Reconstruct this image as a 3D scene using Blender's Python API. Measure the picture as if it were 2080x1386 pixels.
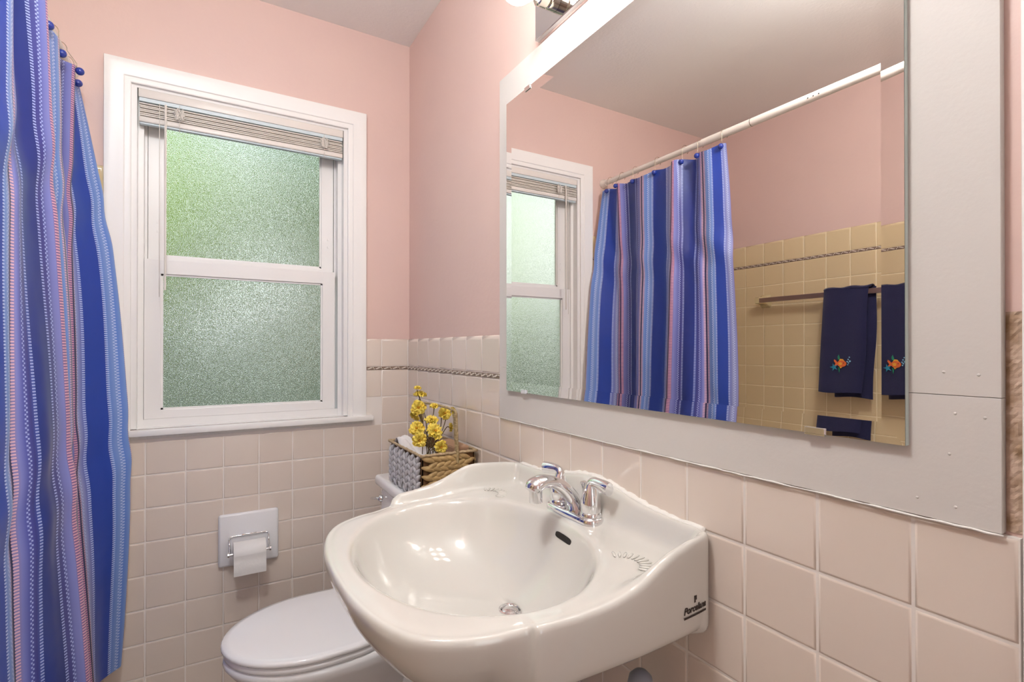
import bpy, bmesh, math, random
from mathutils import Vector, Matrix
random.seed(7)
D = bpy.data
SC = bpy.context.scene
COL = SC.collection
for o in list(D.objects): D.objects.remove(o)
PI = math.pi

# ------------------------------------------------------------------ camera, world, lights, exposure
cam_d = D.cameras.new('camera'); cam = D.objects.new('camera', cam_d); COL.objects.link(cam)
cam.location = (-0.713, -2.0347, 1.1908)
cam.rotation_euler = (PI/2 + 0.004, 0, -0.53493)
cam_d.sensor_width = 36.0; cam_d.lens = 36.0*1040.78/2080
cam_d.shift_y = 11.42/2080
cam_d.clip_start = 0.02
SC.camera = cam

W = D.worlds.new('world'); SC.world = W; W.use_nodes = True
nt = W.node_tree; nt.nodes.clear()
wo = nt.nodes.new('ShaderNodeOutputWorld'); bg = nt.nodes.new('ShaderNodeBackground')
tc = nt.nodes.new('ShaderNodeTexCoord'); sx = nt.nodes.new('ShaderNodeSeparateXYZ'); rmp = nt.nodes.new('ShaderNodeValToRGB')
nt.links.new(tc.outputs['Generated'], sx.inputs[0]); nt.links.new(sx.outputs['Z'], rmp.inputs[0])
rmp.color_ramp.elements[0].position = 0.0; rmp.color_ramp.elements[0].color = (0.84, 0.93, 1.0, 1)
rmp.color_ramp.elements[1].position = 0.7; rmp.color_ramp.elements[1].color = (0.72, 0.85, 1.0, 1)
nt.links.new(rmp.outputs[0], bg.inputs['Color']); bg.inputs['Strength'].default_value = 1.8
nt.links.new(bg.outputs[0], wo.inputs[0])

def light(name, kind, loc, energy, color, size=0.1, rot=(0, 0, 0), size_y=None):
    l = D.lights.new(name, kind); l.energy = energy; l.color = color
    if kind == 'AREA':
        l.size = size
        if size_y: l.shape = 'RECTANGLE'; l.size_y = size_y
    elif kind == 'POINT': l.shadow_soft_size = size
    elif kind == 'SUN': l.angle = size
    o = D.objects.new(name, l); o.location = loc; o.rotation_euler = rot; COL.objects.link(o); return o
sun = light('sun', 'SUN', (0, 0, 5), 2.2, (1.0, 0.95, 0.86), 0.05, (math.radians(48), 0, math.radians(-25)))
# added fill light below the ceiling, kept out of view
room_fill = light('ceiling_fill_light', 'POINT', (-0.80, -1.50, 2.26), 30, (0.95, 0.99, 1.0), 0.10)
# added soft fill behind the camera, aimed in through the doorway
door_fill = light('doorway_fill', 'AREA', (-0.52, -3.25, 1.35), 6.5, (0.95, 0.98, 1.0), 0.55, (PI/2, 0, 0), 1.9)
BULB = 17.0

SC.view_settings.view_transform = 'Standard'; SC.view_settings.look = 'None'
SC.view_settings.gamma = 1.0; SC.view_settings.use_curve_mapping = False
SC.view_settings.exposure = 0.13

# ------------------------------------------------------------------ materials
def lin(c):
    if isinstance(c, str):
        c = [int(c[i:i+2], 16)/255 for i in (0, 2, 4)]
    return [(v/12.92 if v <= 0.04045 else ((v+0.055)/1.055)**2.4) for v in c] + [1.0]
def mat(name, col, rough=0.5, metal=0.0, coat=0.0, noise=None, bump=None, trans=0.0, emit=None, ior=None, sheen=0.0, vary=0.0):
    m = D.materials.new(name); m.use_nodes = True; n = m.node_tree.nodes; L = m.node_tree.links
    p = n['Principled BSDF']; c = lin(col)
    p.inputs['Base Color'].default_value = c; p.inputs['Roughness'].default_value = rough
    p.inputs['Metallic'].default_value = metal; p.inputs['Coat Weight'].default_value = coat
    p.inputs['Coat Roughness'].default_value = 0.05
    if trans: p.inputs['Transmission Weight'].default_value = trans
    if ior: p.inputs['IOR'].default_value = ior
    if sheen: p.inputs['Sheen Weight'].default_value = sheen
    if emit: p.inputs['Emission Color'].default_value = lin(emit[0]); p.inputs['Emission Strength'].default_value = emit[1]
    t = n.new('ShaderNodeTexCoord')
    src = None
    if noise:   # (colour 2, scale, lo, hi)
        nz = n.new('ShaderNodeTexNoise'); nz.inputs['Scale'].default_value = noise[1]; nz.inputs['Detail'].default_value = 5
        L.new(t.outputs['Object'], nz.inputs['Vector'])
        r = n.new('ShaderNodeValToRGB'); r.color_ramp.elements[0].position = noise[2]; r.color_ramp.elements[1].position = noise[3]
        r.color_ramp.elements[0].color = c; r.color_ramp.elements[1].color = lin(noise[0])
        L.new(nz.outputs['Fac'], r.inputs[0]); L.new(r.outputs[0], p.inputs['Base Color']); src = r.outputs[0]
    if vary:    # small shade difference from one object to the next
        oi = n.new('ShaderNodeObjectInfo'); mr = n.new('ShaderNodeMapRange')
        mr.inputs['To Min'].default_value = 1-vary; mr.inputs['To Max'].default_value = 1+vary
        hs = n.new('ShaderNodeHueSaturation'); hs.inputs['Color'].default_value = c
        L.new(oi.outputs['Random'], mr.inputs['Value']); L.new(mr.outputs[0], hs.inputs['Value'])
        if src: L.new(src, hs.inputs['Color'])
        L.new(hs.outputs[0], p.inputs['Base Color'])
    if bump:    # (scale, strength, distance)
        nz2 = n.new('ShaderNodeTexNoise'); nz2.inputs['Scale'].default_value = bump[0]; nz2.inputs['Detail'].default_value = 3
        L.new(t.outputs['Object'], nz2.inputs['Vector'])
        b = n.new('ShaderNodeBump'); b.inputs['Strength'].default_value = bump[1]; b.inputs['Distance'].default_value = bump[2]
        L.new(nz2.outputs['Fac'], b.inputs['Height']); L.new(b.outputs[0], p.inputs['Normal'])
    return m
M = {}
M['pink'] = mat('pink_wall_paint', 'e2c5bb', 0.42, bump=(60, 0.25, 0.002), noise=('dec1b9', 3, 0.3, 0.7))
M['ceil'] = mat('ceiling_paint', 'f4f2ef', 0.8, bump=(90, 0.3, 0.003))
M['white_trim'] = mat('white_trim_paint', 'f7f5f2', 0.35)
M['vinyl'] = mat('white_vinyl', 'f2f0ee', 0.3)
M['board'] = mat('white_board', 'd6d1cc', 0.55, bump=(160, 0.2, 0.001))
M['tile'] = mat('beige_pink_tile', 'e4d6ca', 0.12, coat=0.4, vary=0.022)
M['tile2'] = mat('yellow_beige_tile', 'e3cea6', 0.12, coat=0.4, vary=0.022)
M['grout'] = mat('grout', 'efe7e0', 0.8)
M['grout2'] = mat('grout_tub', 'f2e4c0', 0.8)
M['lis'] = mat('listello_brown', '8a7364', 0.4, coat=0.3)
M['lis2'] = mat('listello_pale', 'e6dcd0', 0.3)
M['floor'] = mat('floor_tile', 'a89686', 0.4, noise=('8f7c6c', 8, 0.3, 0.7))
M['ceramic'] = mat('bone_ceramic', 'd5d2cb', 0.09, coat=0.6)
M['porc'] = mat('white_porcelain', 'f8f8fa', 0.12, coat=0.5)
M['chrome'] = mat('chrome', 'e8e8ea', 0.06, metal=1.0)
M['chrome_w'] = mat('worn_nickel', 'd0c8bc', 0.16, metal=1.0)
M['black'] = mat('black_slot', '18120e', 0.6)
M['ink'] = mat('dark_ink', '2a1810', 0.5)
M['mirror'] = mat('mirror_silver', 'efebe8', 0.0, metal=1.0)
M['medge'] = mat('mirror_glass_edge', 'c9d8d4', 0.2)
M['paper'] = mat('toilet_paper', 'f0eeec', 0.95, bump=(120, 0.3, 0.001))
M['plate'] = mat('white_plate_plastic', 'f2f1f3', 0.3)
M['rod'] = mat('white_rod', 'f1ebe2', 0.25)
M['ball'] = mat('blue_ball', '2a3f9c', 0.2, coat=0.4)
M['wire'] = mat('hook_wire', 'b9ad9c', 0.25, metal=1.0)
M['navy'] = mat('navy_terry', '1d1f49', 0.95, sheen=0.3, bump=(400, 0.7, 0.002))
M['wicker'] = mat('water_hyacinth', 'b99b68', 0.55, noise=('8d6c40', 60, 0.35, 0.75), vary=0.14)
M['wicker_w'] = mat('pale_grey_wicker', 'c9c7ca', 0.5, noise=('8e8a8c', 90, 0.45, 0.8), vary=0.10)
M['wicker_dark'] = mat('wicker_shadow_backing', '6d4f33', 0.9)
M['wicker_rim'] = mat('wicker_rim', 'bfa887', 0.5, noise=('917650', 120, 0.35, 0.75))
M['raffia'] = mat('raffia_wrap', 'b5a078', 0.6, noise=('8f7a55', 150, 0.4, 0.7))
M['cloth'] = mat('white_cloth', 'edeaea', 0.9)
M['brown_paper'] = mat('brown_lining', 'a27f64', 0.8)
M['yellow'] = mat('yellow_petal', 'f6e26a', 0.6, noise=('e2b92b', 70, 0.35, 0.75))
M['ycore'] = mat('flower_core', 'b98318', 0.7)
M['stem'] = mat('flower_stem', '6b5a33', 0.7)
M['bulb'] = mat('lit_bulb', 'ffffff', 0.4, emit=('fffaf4', BULB))
M['fill_glow'] = mat('fill_dome_glow', 'ffffff', 0.4, emit=('fff4e8', 4.0))  # glow of the added ceiling dome
M['slat'] = mat('blind_slat', 'f0e9e0', 0.4)
M['headrail'] = mat('blind_rail', 'e9e3dc', 0.35)
M['bluew'] = mat('bluish_plastic', 'cfdde3', 0.3)
M['cord'] = mat('blind_cord', 'e6e0d8', 0.8)
M['caulk'] = mat('white_caulk', 'ece8e2', 0.5, bump=(80, 0.6, 0.004))
M['resid'] = mat('old_adhesive', 'ceb5a2', 0.8, noise=('85643c', 26, 0.45, 0.68), bump=(70, .5, 0.004))
M['grey'] = mat('grey_plastic', '8d909c', 0.35)
M['rubber'] = mat('dark_rubber', '4a3b38', 0.6)
M['tub'] = mat('tub_enamel', 'eae4da', 0.15, coat=0.4)
M['bar'] = mat('towel_bar_steel', 'a98f88', 0.3, metal=0.7)
M['bracket'] = mat('ceramic_bracket', 'dccb9e', 0.15, coat=0.4)
for k, c in {'orange': 'e8703a', 'oyel': 'f0b040', 'teal': '2b8fb0', 'green': '1f8f6a', 'bub': '8fc8ea', 'eye': '5a2418'}.items():
    M[k] = mat('thread_'+k, c, 0.6, bump=(300, 0.6, 0.001))
M['grass'] = mat('lawn', '5d6b42', 0.9, noise=('46562e', 2, 0.3, 0.7))
M['leafA'] = mat('sunny_leaves', '9cbc40', 0.7, noise=('668a26', 5, 0.3, 0.7))
M['leafB'] = mat('dark_leaves', '4a6a2a', 0.7, noise=('2c4416', 5, 0.3, 0.7))
M['bark'] = mat('bark', '5c4c3c', 0.9)
M['fence'] = mat('fence_wood', '5f6a60', 0.8)
M['siding'] = mat('tan_siding', 'b39d66', 0.8)
def frosted():
    m = mat('frosted_glass', 'f4f4e8', 0.12, trans=1.0, ior=1.45)
    n = m.node_tree.nodes; L = m.node_tree.links; p = n['Principled BSDF']
    t = n.new('ShaderNodeTexCoord'); v = n.new('ShaderNodeTexVoronoi'); v.inputs['Scale'].default_value = 430
    b = n.new('ShaderNodeBump'); b.inputs['Strength'].default_value = 0.28; b.inputs['Distance'].default_value = 0.004
    L.new(t.outputs['Object'], v.inputs['Vector']); L.new(v.outputs['Distance'], b.inputs['Height']); L.new(b.outputs[0], p.inputs['Normal'])
    return m
M['frost'] = frosted()

# ------------------------------------------------------------------ helpers
ORG = {}
def org(o): return ORG.get(o.name, Vector((0, 0, 0))) if o else Vector((0, 0, 0))
def tag(o, label=None, cat=None, group=None, kind=None):
    if label: o['label'] = label
    if cat: o['category'] = cat
    if group: o['group'] = group
    if kind: o['kind'] = kind
    return o
def thing(name, loc, label, cat, group=None):
    o = D.objects.new(name, None); o.empty_display_size = 0.05; COL.objects.link(o); o.location = loc
    ORG[o.name] = Vector(loc); return tag(o, label, cat, group)
def obj(name, bm, m, parent=None, smooth=False, loc=None, angle=None, kind=None, label=None):
    """mesh given in world coordinates; its origin goes to loc (default: its parent's)"""
    L = Vector(loc) if loc is not None else org(parent)
    bmesh.ops.translate(bm, verts=bm.verts, vec=-L)
    me = D.meshes.new(name); bm.to_mesh(me); bm.free()
    for x in (m if isinstance(m, (list, tuple)) else [m]): me.materials.append(x)
    if smooth:
        for p in me.polygons: p.use_smooth = True
        if angle: me.set_sharp_from_angle(angle=math.radians(angle))
    o = D.objects.new(name, me); COL.objects.link(o); ORG[o.name] = L
    if parent: o.parent = parent; o.location = L - org(parent)
    else: o.location = L
    if kind: o['kind'] = kind
    if label: o['label'] = label
    return o
def box(bm, x0, x1, y0, y1, z0, z1, mi=0, bev=0.0, seg=2):
    r = bmesh.ops.create_cube(bm, size=1.0); vs = r['verts']
    bmesh.ops.scale(bm, verts=vs, vec=(abs(x1-x0), abs(y1-y0), abs(z1-z0)))
    bmesh.ops.translate(bm, verts=vs, vec=((x0+x1)/2, (y0+y1)/2, (z0+z1)/2))
    fs = set(f for v in vs for f in v.link_faces)
    for f in fs: f.material_index = mi
    if bev:
        es = list(set(e for v in vs for e in v.link_edges))
        bmesh.ops.bevel(bm, geom=es, offset=bev, segments=seg, profile=0.5, affect='EDGES', material=-1)
    return vs
def tube(bm, pts, r, n=12, cap=True, mi=0, flat=None):
    """tube along points; r number or list; flat=(a,b) scales across"""
    pts = [Vector(p) for p in pts]; k = len(pts)
    rs = r if isinstance(r, (list, tuple)) else [r]*k
    rings = []; up = None
    for i, p in enumerate(pts):
        t = (pts[min(i+1, k-1)] - pts[max(i-1, 0)]).normalized()
        if up is None:
            up = Vector((0, 0, 1)) if abs(t.z) < 0.9 else Vector((1, 0, 0))
        s = t.cross(up).normalized(); u = s.cross(t).normalized(); up = u
        fa, fb = (flat[i] if isinstance(flat, list) else flat) if flat else (1, 1)
        rings.append([bm.verts.new(p + (s*math.cos(2*PI*j/n)*fa + u*math.sin(2*PI*j/n)*fb)*rs[i]) for j in range(n)])
    for a, b in zip(rings, rings[1:]):
        for j in range(n):
            f = bm.faces.new((a[j], a[(j+1) % n], b[(j+1) % n], b[j])); f.material_index = mi
    if cap:
        f = bm.faces.new(rings[0][::-1]); f.material_index = mi
        f = bm.faces.new(rings[-1]); f.material_index = mi
    return rings
def lathe(bm, prof, c=(0, 0, 0), axis='Z', n=24, mi=0, cap=True):
    c = Vector(c); rings = []
    for r, h in prof:
        ring = []
        for j in range(n):
            a = 2*PI*j/n; x, y = r*math.cos(a), r*math.sin(a)
            v = {'Z': (x, y, h), 'X': (h, x, y), 'Y': (x, h, y)}[axis]
            ring.append(bm.verts.new(c+Vector(v)))
        rings.append(ring)
    for a, b in zip(rings, rings[1:]):
        for j in range(n):
            f = bm.faces.new((a[j], a[(j+1) % n], b[(j+1) % n], b[j])); f.material_index = mi
    if cap:
        for ring in (rings[0][::-1], rings[-1]):
            f = bm.faces.new(ring); f.material_index = mi
    bmesh.ops.recalc_face_normals(bm, faces=bm.faces[:])
def ball(bm, c, r, u=16, v=10, sc=(1, 1, 1), mi=0, rot=None):
    q = bmesh.ops.create_uvsphere(bm, u_segments=u, v_segments=v, radius=r)
    bmesh.ops.scale(bm, verts=q['verts'], vec=sc)
    if rot: bmesh.ops.rotate(bm, verts=q['verts'], cent=(0, 0, 0), matrix=rot)
    bmesh.ops.translate(bm, verts=q['verts'], vec=c)
    for f in set(f for w in q['verts'] for f in w.link_faces): f.material_index = mi
def NB(): return bmesh.new()
def bez(pts, n):
    """catmull-rom through pts"""
    pts = [Vector(p) for p in pts]; P = [pts[0]*2-pts[1]] + pts + [pts[-1]*2-pts[-2]]; out = []
    for i in range(1, len(P)-2):
        for k in range(n):
            t = k/n; a, b, c, d = P[i-1], P[i], P[i+1], P[i+2]
            out.append(0.5*((2*b)+(c-a)*t+(2*a-5*b+4*c-d)*t*t+(3*b-a-3*c+d)*t**3))
    out.append(pts[-1]); return out
def interp(x, tab):
    if x <= tab[0][0]: return tab[0][1]
    for (a, b), (c, d) in zip(tab, tab[1:]):
        if x <= c: return b+(d-b)*(x-a)/(c-a)
    return tab[-1][1]
def ss(x): x = max(0, min(1, x)); return x*x*(3-2*x)

# ------------------------------------------------------------------ room shell
H = 2.438; XL = -1.93; YF = -2.55
WX0, WX1, WZ0, WZ1 = -0.93, -0.246, 0.93, 2.046
b = NB()
box(b, XL-.12, WX0, 0, .13, 0, H); box(b, WX1, .12, 0, .13, 0, H)
box(b, WX0, WX1, 0, .13, 0, WZ0); box(b, WX0, WX1, 0, .13, WZ1, H)
wall_back = obj('wall_back', b, M['pink'], kind='structure')
b = NB(); box(b, 0, .12, -1.853, 0, 0, H); wall_right = obj('wall_right', b, M['pink'], kind='structure')
b = NB(); box(b, XL-.12, XL, YF, 0, 0, H); wall_left = obj('wall_left', b, M['pink'], kind='structure')
b = NB(); box(b, .002, .12, YF, -1.925, 0, H); obj('wall_right_rear', b, M['pink'], kind='structure')
b = NB(); box(b, XL, -1.2, YF-.12, YF, 0, H); box(b, -.3, .12, YF-.12, YF, 0, H); box(b, -1.2, -.3, YF-.12, YF, 2.2, H)
obj('wall_front', b, M['pink'], kind='structure')
b = NB(); box(b, XL-.12, .12, YF-1.1, .13, -.05, 0); obj('floor', b, M['floor'], kind='structure')
b = NB(); box(b, XL-.12, .12, YF-1.1, .13, H, H+.05); obj('ceiling', b, M['ceil'], kind='structure')
b = NB(); box(b, XL-.12, .12, YF-1.1, YF-1.0, 0, H); box(b, XL-.12, XL-.02, YF-1.0, YF-.12, 0, H); box(b, .02, .12, YF-1.0, YF-.12, 0, H)
obj('wall_hall', b, M['ceil'], kind='structure')
# doorway casing at the end of the mirror wall
b = NB(); box(b, -.016, .12, -1.924, -1.854, 0, H, bev=.003); obj('trim_1', b, M['white_trim'], kind='structure')
# unseen dome added to go with the ceiling fill light
t = thing('ceiling_fill_dome', (-.80, -1.50, H), 'added white fill-light dome on the ceiling in the middle of the room', 'lamp')
b = NB(); lathe(b, [(.15, H-.001), (.15, H-.02), (.145, H-.025)], (-.80, -1.50, 0)); obj('base', b, M['white_trim'], t, True, angle=40)
b = NB(); lathe(b, [(.14, H-.026), (.13, H-.045), (.10, H-.062), (.05, H-.07), (.01, H-.072)], (-.80, -1.50, 0)); obj('fill_dome', b, M['fill_glow'], t, True)

# ------------------------------------------------------------------ tiles
PX, PR, PZ, ZA = 0.110, 0.1092, 0.1083, 0.998
G = 0.0027; TT = 0.008
tile_cache = {}
def tile_mesh(w, h, m, top=False):
    key = (round(w, 4), round(h, 4), m, top)
    if key in tile_cache: return tile_cache[key]
    me = D.meshes.new('tile')
    prof = [(0, -.004), (0, -(TT-.0022)), (.0010, -(TT-.0006)), (.0036, -TT)]
    vs = []; fs = []
    for ins, y in prof:
        zt = h-ins
        if top:   # bullnose upper edge
            zt = h-{0: 0, .0010: .0035, .0036: .012}[ins] if ins else h
        if top and ins == 0 and y < -.005: y2 = -.004
        else: y2 = y
        vs += [(ins, y, ins), (w-ins, y, ins), (w-ins, y2, zt), (ins, y2, zt)]
    n = len(prof)
    for i in range(n-1):
        for k in range(4):
            a = i*4+k; b_ = i*4+(k+1) % 4
            fs.append((a, b_, b_+4, a+4))
    fs.append(tuple((n-1)*4+k for k in range(4)))
    me.from_pydata(vs, [], fs); me.materials.append(M[m])
    bm = bmesh.new(); bm.from_mesh(me); bmesh.ops.recalc_face_normals(bm, faces=bm.faces[:])
    # recalc may flip open shells: make the front face look along -Y
    bm.faces.ensure_lookup_table()
    if bm.faces[len(fs)-1].normal.y > 0: bmesh.ops.reverse_faces(bm, faces=bm.faces[:])
    bm.to_mesh(me); bm.free()
    for p in me.polygons: p.use_smooth = True
    me.polygons[len(me.polygons)-1].use_smooth = False
    tile_cache[key] = me; return me
WALL = {'b': (wall_back, 0.0, lambda s, z: (s, 0, z)),
        'r': (wall_right, -PI/2, lambda s, z: (0, -s, z)),
        'l': (wall_left, PI/2, lambda s, z: (XL, s, z))}
def put_tile(wall, s, z, w, h, m='tile', top=False):
    """s: lower left corner along the wall as one faces it"""
    par, rz, f = WALL[wall]
    o = D.objects.new('tile', tile_mesh(w-G, h-G, m, top)); COL.objects.link(o); o.parent = par
    p = Vector(f(s, z)); d = G/2
    o.location = p + Vector({'b': (d, 0, d), 'r': (0, -d, d), 'l': (0, d, d)}[wall])
    o.rotation_euler = (random.uniform(-.0015, .0015), random.uniform(-.001, .001), rz+random.uniform(-.002, .002))
    return o
lis_cache = {}
def put_listello(wall, s, z, w, h):
    par, rz, f = WALL[wall]; key = (round(w, 4), round(h, 4))
    if key not in lis_cache:
        bm = bmesh.new(); box(bm, 0, w-.0006, -.0085, -.004, 0, h)
        n = max(1, round(w/.0367)); q = w/n
        for i in range(n):
            x0 = i*q+q*.22; x1 = i*q+q*.78
            # slanted pale lozenge with small end beads
            pts = [(x0, .25), (x0+.006, .22), (x1, .62), (x1+.001, .80), (x1-.006, .80), (x0, .42)]
            lo = [bm.verts.new((x, -.0085, z_*h)) for x, z_ in pts]; hi = [bm.verts.new((x, -.0108, z_*h)) for x, z_ in pts]
            fc = [bm.faces.new(hi)]
            for k in range(6): fc.append(bm.faces.new((lo[k], lo[(k+1) % 6], hi[(k+1) % 6], hi[k])))
            for f_ in fc: f_.material_index = 1
            for xx, zz in ((i*q+q*.05, .3), (i*q+q*.93, .7)):
                vs = box(bm, xx-.0016, xx+.0016, -.010, -.008, (zz-.16)*h, (zz+.16)*h, 1)
        bmesh.ops.recalc_face_normals(bm, faces=bm.faces[:])
        me = D.meshes.new('border_tile'); bm.to_mesh(me); bm.free(); me.materials.append(M['lis']); me.materials.append(M['lis2']); lis_cache[key] = me
    o = D.objects.new('border_tile', lis_cache[key]); COL.objects.link(o); o.parent = par; o.location = f(s, z); o.rotation_euler = (0, 0, rz)
ZL2, ZL1, ZT = 1.1062, 1.1196, 1.2310
# back wall
JB = [-0.0085] + [-(0.1173+PX*k) for k in range(8)]     # joints right to left, to -.887
JB.append(-0.997)
SZ = 1.765                                               # tub surround height
for c in range(len(JB)-1):
    x1, x0 = JB[c], JB[c+1]
    for k in range(0, 10):
        z1 = ZA-PZ*k; z0 = max(z1-PZ, 0.02)
        top = z1
        if x0 < -0.17:
            if z0 > .85: continue
            top = min(z1, .9085)
        if c == 1 and k == 0:
            put_tile('b', -.158, z0, x1+.158, PZ); continue
        put_tile('b', x0, z0, x1-x0, top-z0)
    if c == 0:
        put_tile('b', x0, ZA, x1-x0, ZL2-ZA); put_listello('b', x0, ZL2, x1-x0, ZL1-ZL2); put_tile('b', x0, ZL1, x1-x0, ZT-ZL1, top=True)
    if c == 1:
        xa = -.181
        put_tile('b', xa, ZA, x1-xa, ZL2-ZA); put_listello('b', xa, ZL2, x1-xa, ZL1-ZL2); put_tile('b', xa, ZL1, x1-xa, ZT-ZL1, top=True)
for c in range(9):                                       # tub surround on the back wall
    x1 = -0.997-PX*c; x0 = max(x1-PX, XL+.009)
    if x1-x0 < .01: break
    for k in range(0, 13):
        z1 = SZ-.1114-.0134-PZ*k; z0 = z1-PZ
        if z0 < .30: break
        put_tile('b', x0, z0, x1-x0, PZ, 'tile2')
    put_listello('b', x0, SZ-.1114-.0134, x1-x0, .0134); put_tile('b', x0, SZ-.1114, x1-x0, .1114, 'tile2', True)
# right wall
JR = [.0085]+[.0118+PR*k for k in range(1, 17)]+[1.851]
for c in range(len(JR)-1):
    s0, s1 = JR[c], JR[c+1]; w = s1-s0
    for k in range(0, 8):
        z1 = ZA-PZ*k; put_tile('r', s0, z1-PZ, w, PZ)
    if s0 < .78:
        s1 = min(s1, .7815); w = s1-s0
        if w > .02:
            put_tile('r', s0, ZA, w, ZL2-ZA); put_listello('r', s0, ZL2, w, ZL1-ZL2); put_tile('r', s0, ZL1, w, ZT-ZL1, top=True)
# left wall (seen in the mirror)
for c in range(17):
    s0 = -.009-.0012-PR*(c+1); w = PR
    if s0 < -1.53: break
    for k in range(0, 12):
        z1 = SZ-.1114-.0134-PZ*k
        if z1-PZ < .38: break
        put_tile('l', s0, z1-PZ, w, PZ, 'tile2')
    put_listello('l', s0, SZ-.1114-.0134, w, .0134); put_tile('l', s0, SZ-.1114, w, .1114, 'tile2', True)
# grout beds
b = NB(); box(b, -.997, -.006, -.0068, -.0002, 0, .9085); box(b, -.1810, -.006, -.0068, -.0002, .9085, ZT-.004)
obj('grout', b, M['grout'], wall_back)
b = NB(); box(b, XL+.006, -.997, -.0068, -.0002, .3, SZ-.004); obj('grout', b, M['grout2'], wall_back)
b = NB(); box(b, -.0068, -.0002, -1.8505, -.0002, 0, ZA); box(b, -.0068, -.0002, -.7815, -.0002, ZA, ZT-.004)
obj('grout', b, M['grout'], wall_right)
b = NB(); box(b, XL+.0002, XL+.0068, -1.54, -.0002, .38, SZ-.004); obj('grout', b, M['grout2'], wall_left)

# white backing boards around the mirror, each a panel
BX = -.012
t = thing('backing_board', (0, -1.31, ZA), 'white painted backing board surrounding the large wall mirror', 'board')
b = NB(); box(b, BX, -.0005, -1.838, -.7835, ZA+.002, 1.1393, bev=.0004, seg=1); obj('lower_panel', b, M['board'], t)
b = NB(); box(b, BX, -.0005, -1.838, -.7835, 1.1399, 1.940, bev=.0004, seg=1); obj('upper_panel', b, M['board'], t)
b = NB()
for y, z in ((-1.80, 1.12), (-1.825, 1.118), (-1.795, 1.075), (-1.79, 1.165), (-1.82, 1.163), (-1.765, 1.02), (-1.80, 1.018)):
    ball(b, (BX, y, z), .0016, 8, 6, (.4, 1, 1))
obj('nail_head', b, M['board'], t, True, kind='stuff')
# caulk line under the board, uneven
b = NB(); pts = [(-.0125, -.7835-i*.0132, ZA+.0005+random.uniform(-.0005, .0005)) for i in range(81)]
tube(b, pts, [random.uniform(.0008, .0018) for _ in pts], 6); obj('caulk_line', b, M['caulk'], t, True)
# scraped strip beside the board
b = NB(); n = 60
ring = []
for i in range(n+1):
    z = ZA+.004+(ZT-ZA-.006)*i/n
    ring.append([b.verts.new((-.0006-random.uniform(.0002, .0016)*(1 if 0 < j < 4 else 0.2), -1.8385-.0125*j/4, z)) for j in range(5)])
for a, c in zip(ring, ring[1:]):
    for j in range(4): b.faces.new((a[j], a[j+1], c[j+1], c[j]))
bmesh.ops.recalc_face_normals(b, faces=b.faces[:])
obj('adhesive_residue', b, M['resid'], wall_right, label='brown scraped adhesive strip beside the white board')

# ------------------------------------------------------------------ mirror with bevelled edge
MX = -.020; my0, my1, mz0, mz1 = -1.757, -.838, 1.0785, 1.851
t = thing('wall_mirror', (BX, (my0+my1)/2, mz0), 'large frameless wall mirror hanging over the pedestal sink', 'mirror')
b = NB(); bw = .0245; bd = .0012
o4 = [b.verts.new((MX-bd, y, z)) for y, z in ((my0, mz0), (my1, mz0), (my1, mz1), (my0, mz1))]
i4 = [b.verts.new((MX, y, z)) for y, z in ((my0+bw, mz0+bw), (my1-bw, mz0+bw), (my1-bw, mz1-bw), (my0+bw, mz1-bw))]
b.faces.new(i4)
for k in range(4): b.faces.new((o4[k], o4[(k+1) % 4], i4[(k+1) % 4], i4[k]))
bmesh.ops.recalc_face_normals(b, faces=b.faces[:])
b.faces.ensure_lookup_table()
if b.faces[0].normal.x > 0: bmesh.ops.reverse_faces(b, faces=b.faces[:])
obj('mirror_face', b, M['mirror'], t)
b = NB(); box(b, MX+.0003, BX-.0002, my0, my1, mz0, mz1); obj('glass_edge', b, M['medge'], t)
for (y, z, up) in ((-.945, mz1, 1), (-1.66, mz1, 1), (-.928, mz0, -1), (-1.655, mz0, -1)):
    b = NB(); w = .013
    box(b, MX-.0034, MX-.0016, y-w, y+w, z-(.008 if up > 0 else .001), z+(.001 if up > 0 else .008), bev=.0006)
    box(b, MX-.0034, BX-.0003, y-w, y+w, z+(.0002 if up > 0 else -.0022), z+(.0022 if up > 0 else -.0002))
    obj('clip', b, M['chrome'], t)

# ------------------------------------------------------------------ window
t = thing('window_1', (-.588, 0, .91), 'white double-hung window with frosted panes and mitred casing', 'window'); t['kind'] = 'structure'
def casing():
    b = NB()
    prof = [(-.003, 0), (-.003, -.010), (.002, -.0125), (.013, -.0125), (.016, -.0155), (.030, -.0175), (.046, -.0215), (.058, -.0225), (.064, -.021), (.0655, -.017), (.0655, 0)]
    cor = [(WX0, .928, -1, 0), (WX0, WZ1, -1, 1), (WX1, WZ1, 1, 1), (WX1, .928, 1, 0)]
    R = [[b.verts.new((x+sxx*w, y, z+sz*w)) for w, y in prof] for x, z, sxx, sz in cor]
    for a, c in zip(R, R[1:]):
        for j in range(len(prof)-1): b.faces.new((a[j], a[j+1], c[j+1], c[j]))
    b.faces.new(R[0]); b.faces.new(R[-1])
    bmesh.ops.recalc_face_normals(b, faces=b.faces[:]); return b
obj('casing', casing(), M['white_trim'], t, True, angle=35)
b = NB(); box(b, -1.010, -.155, -.034, .034, .910, .929, bev=.003); obj('window_sill', b, M['white_trim'], t, True, angle=35)
b = NB(); box(b, WX0, WX1, -.002, .0, .9085, .911); 
box(b, -.995, -.181, -.011, -.0005, .898, .9098, bev=.002); obj('caulk_line', b, M['caulk'], t)
b = NB()   # jamb liner / vinyl frame
e = .0005
box(b, WX0+e, WX0+.018, .0, .11, .93, WZ1-e); box(b, WX1-.018, WX1-e, .0, .11, .93, WZ1-e)
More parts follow.
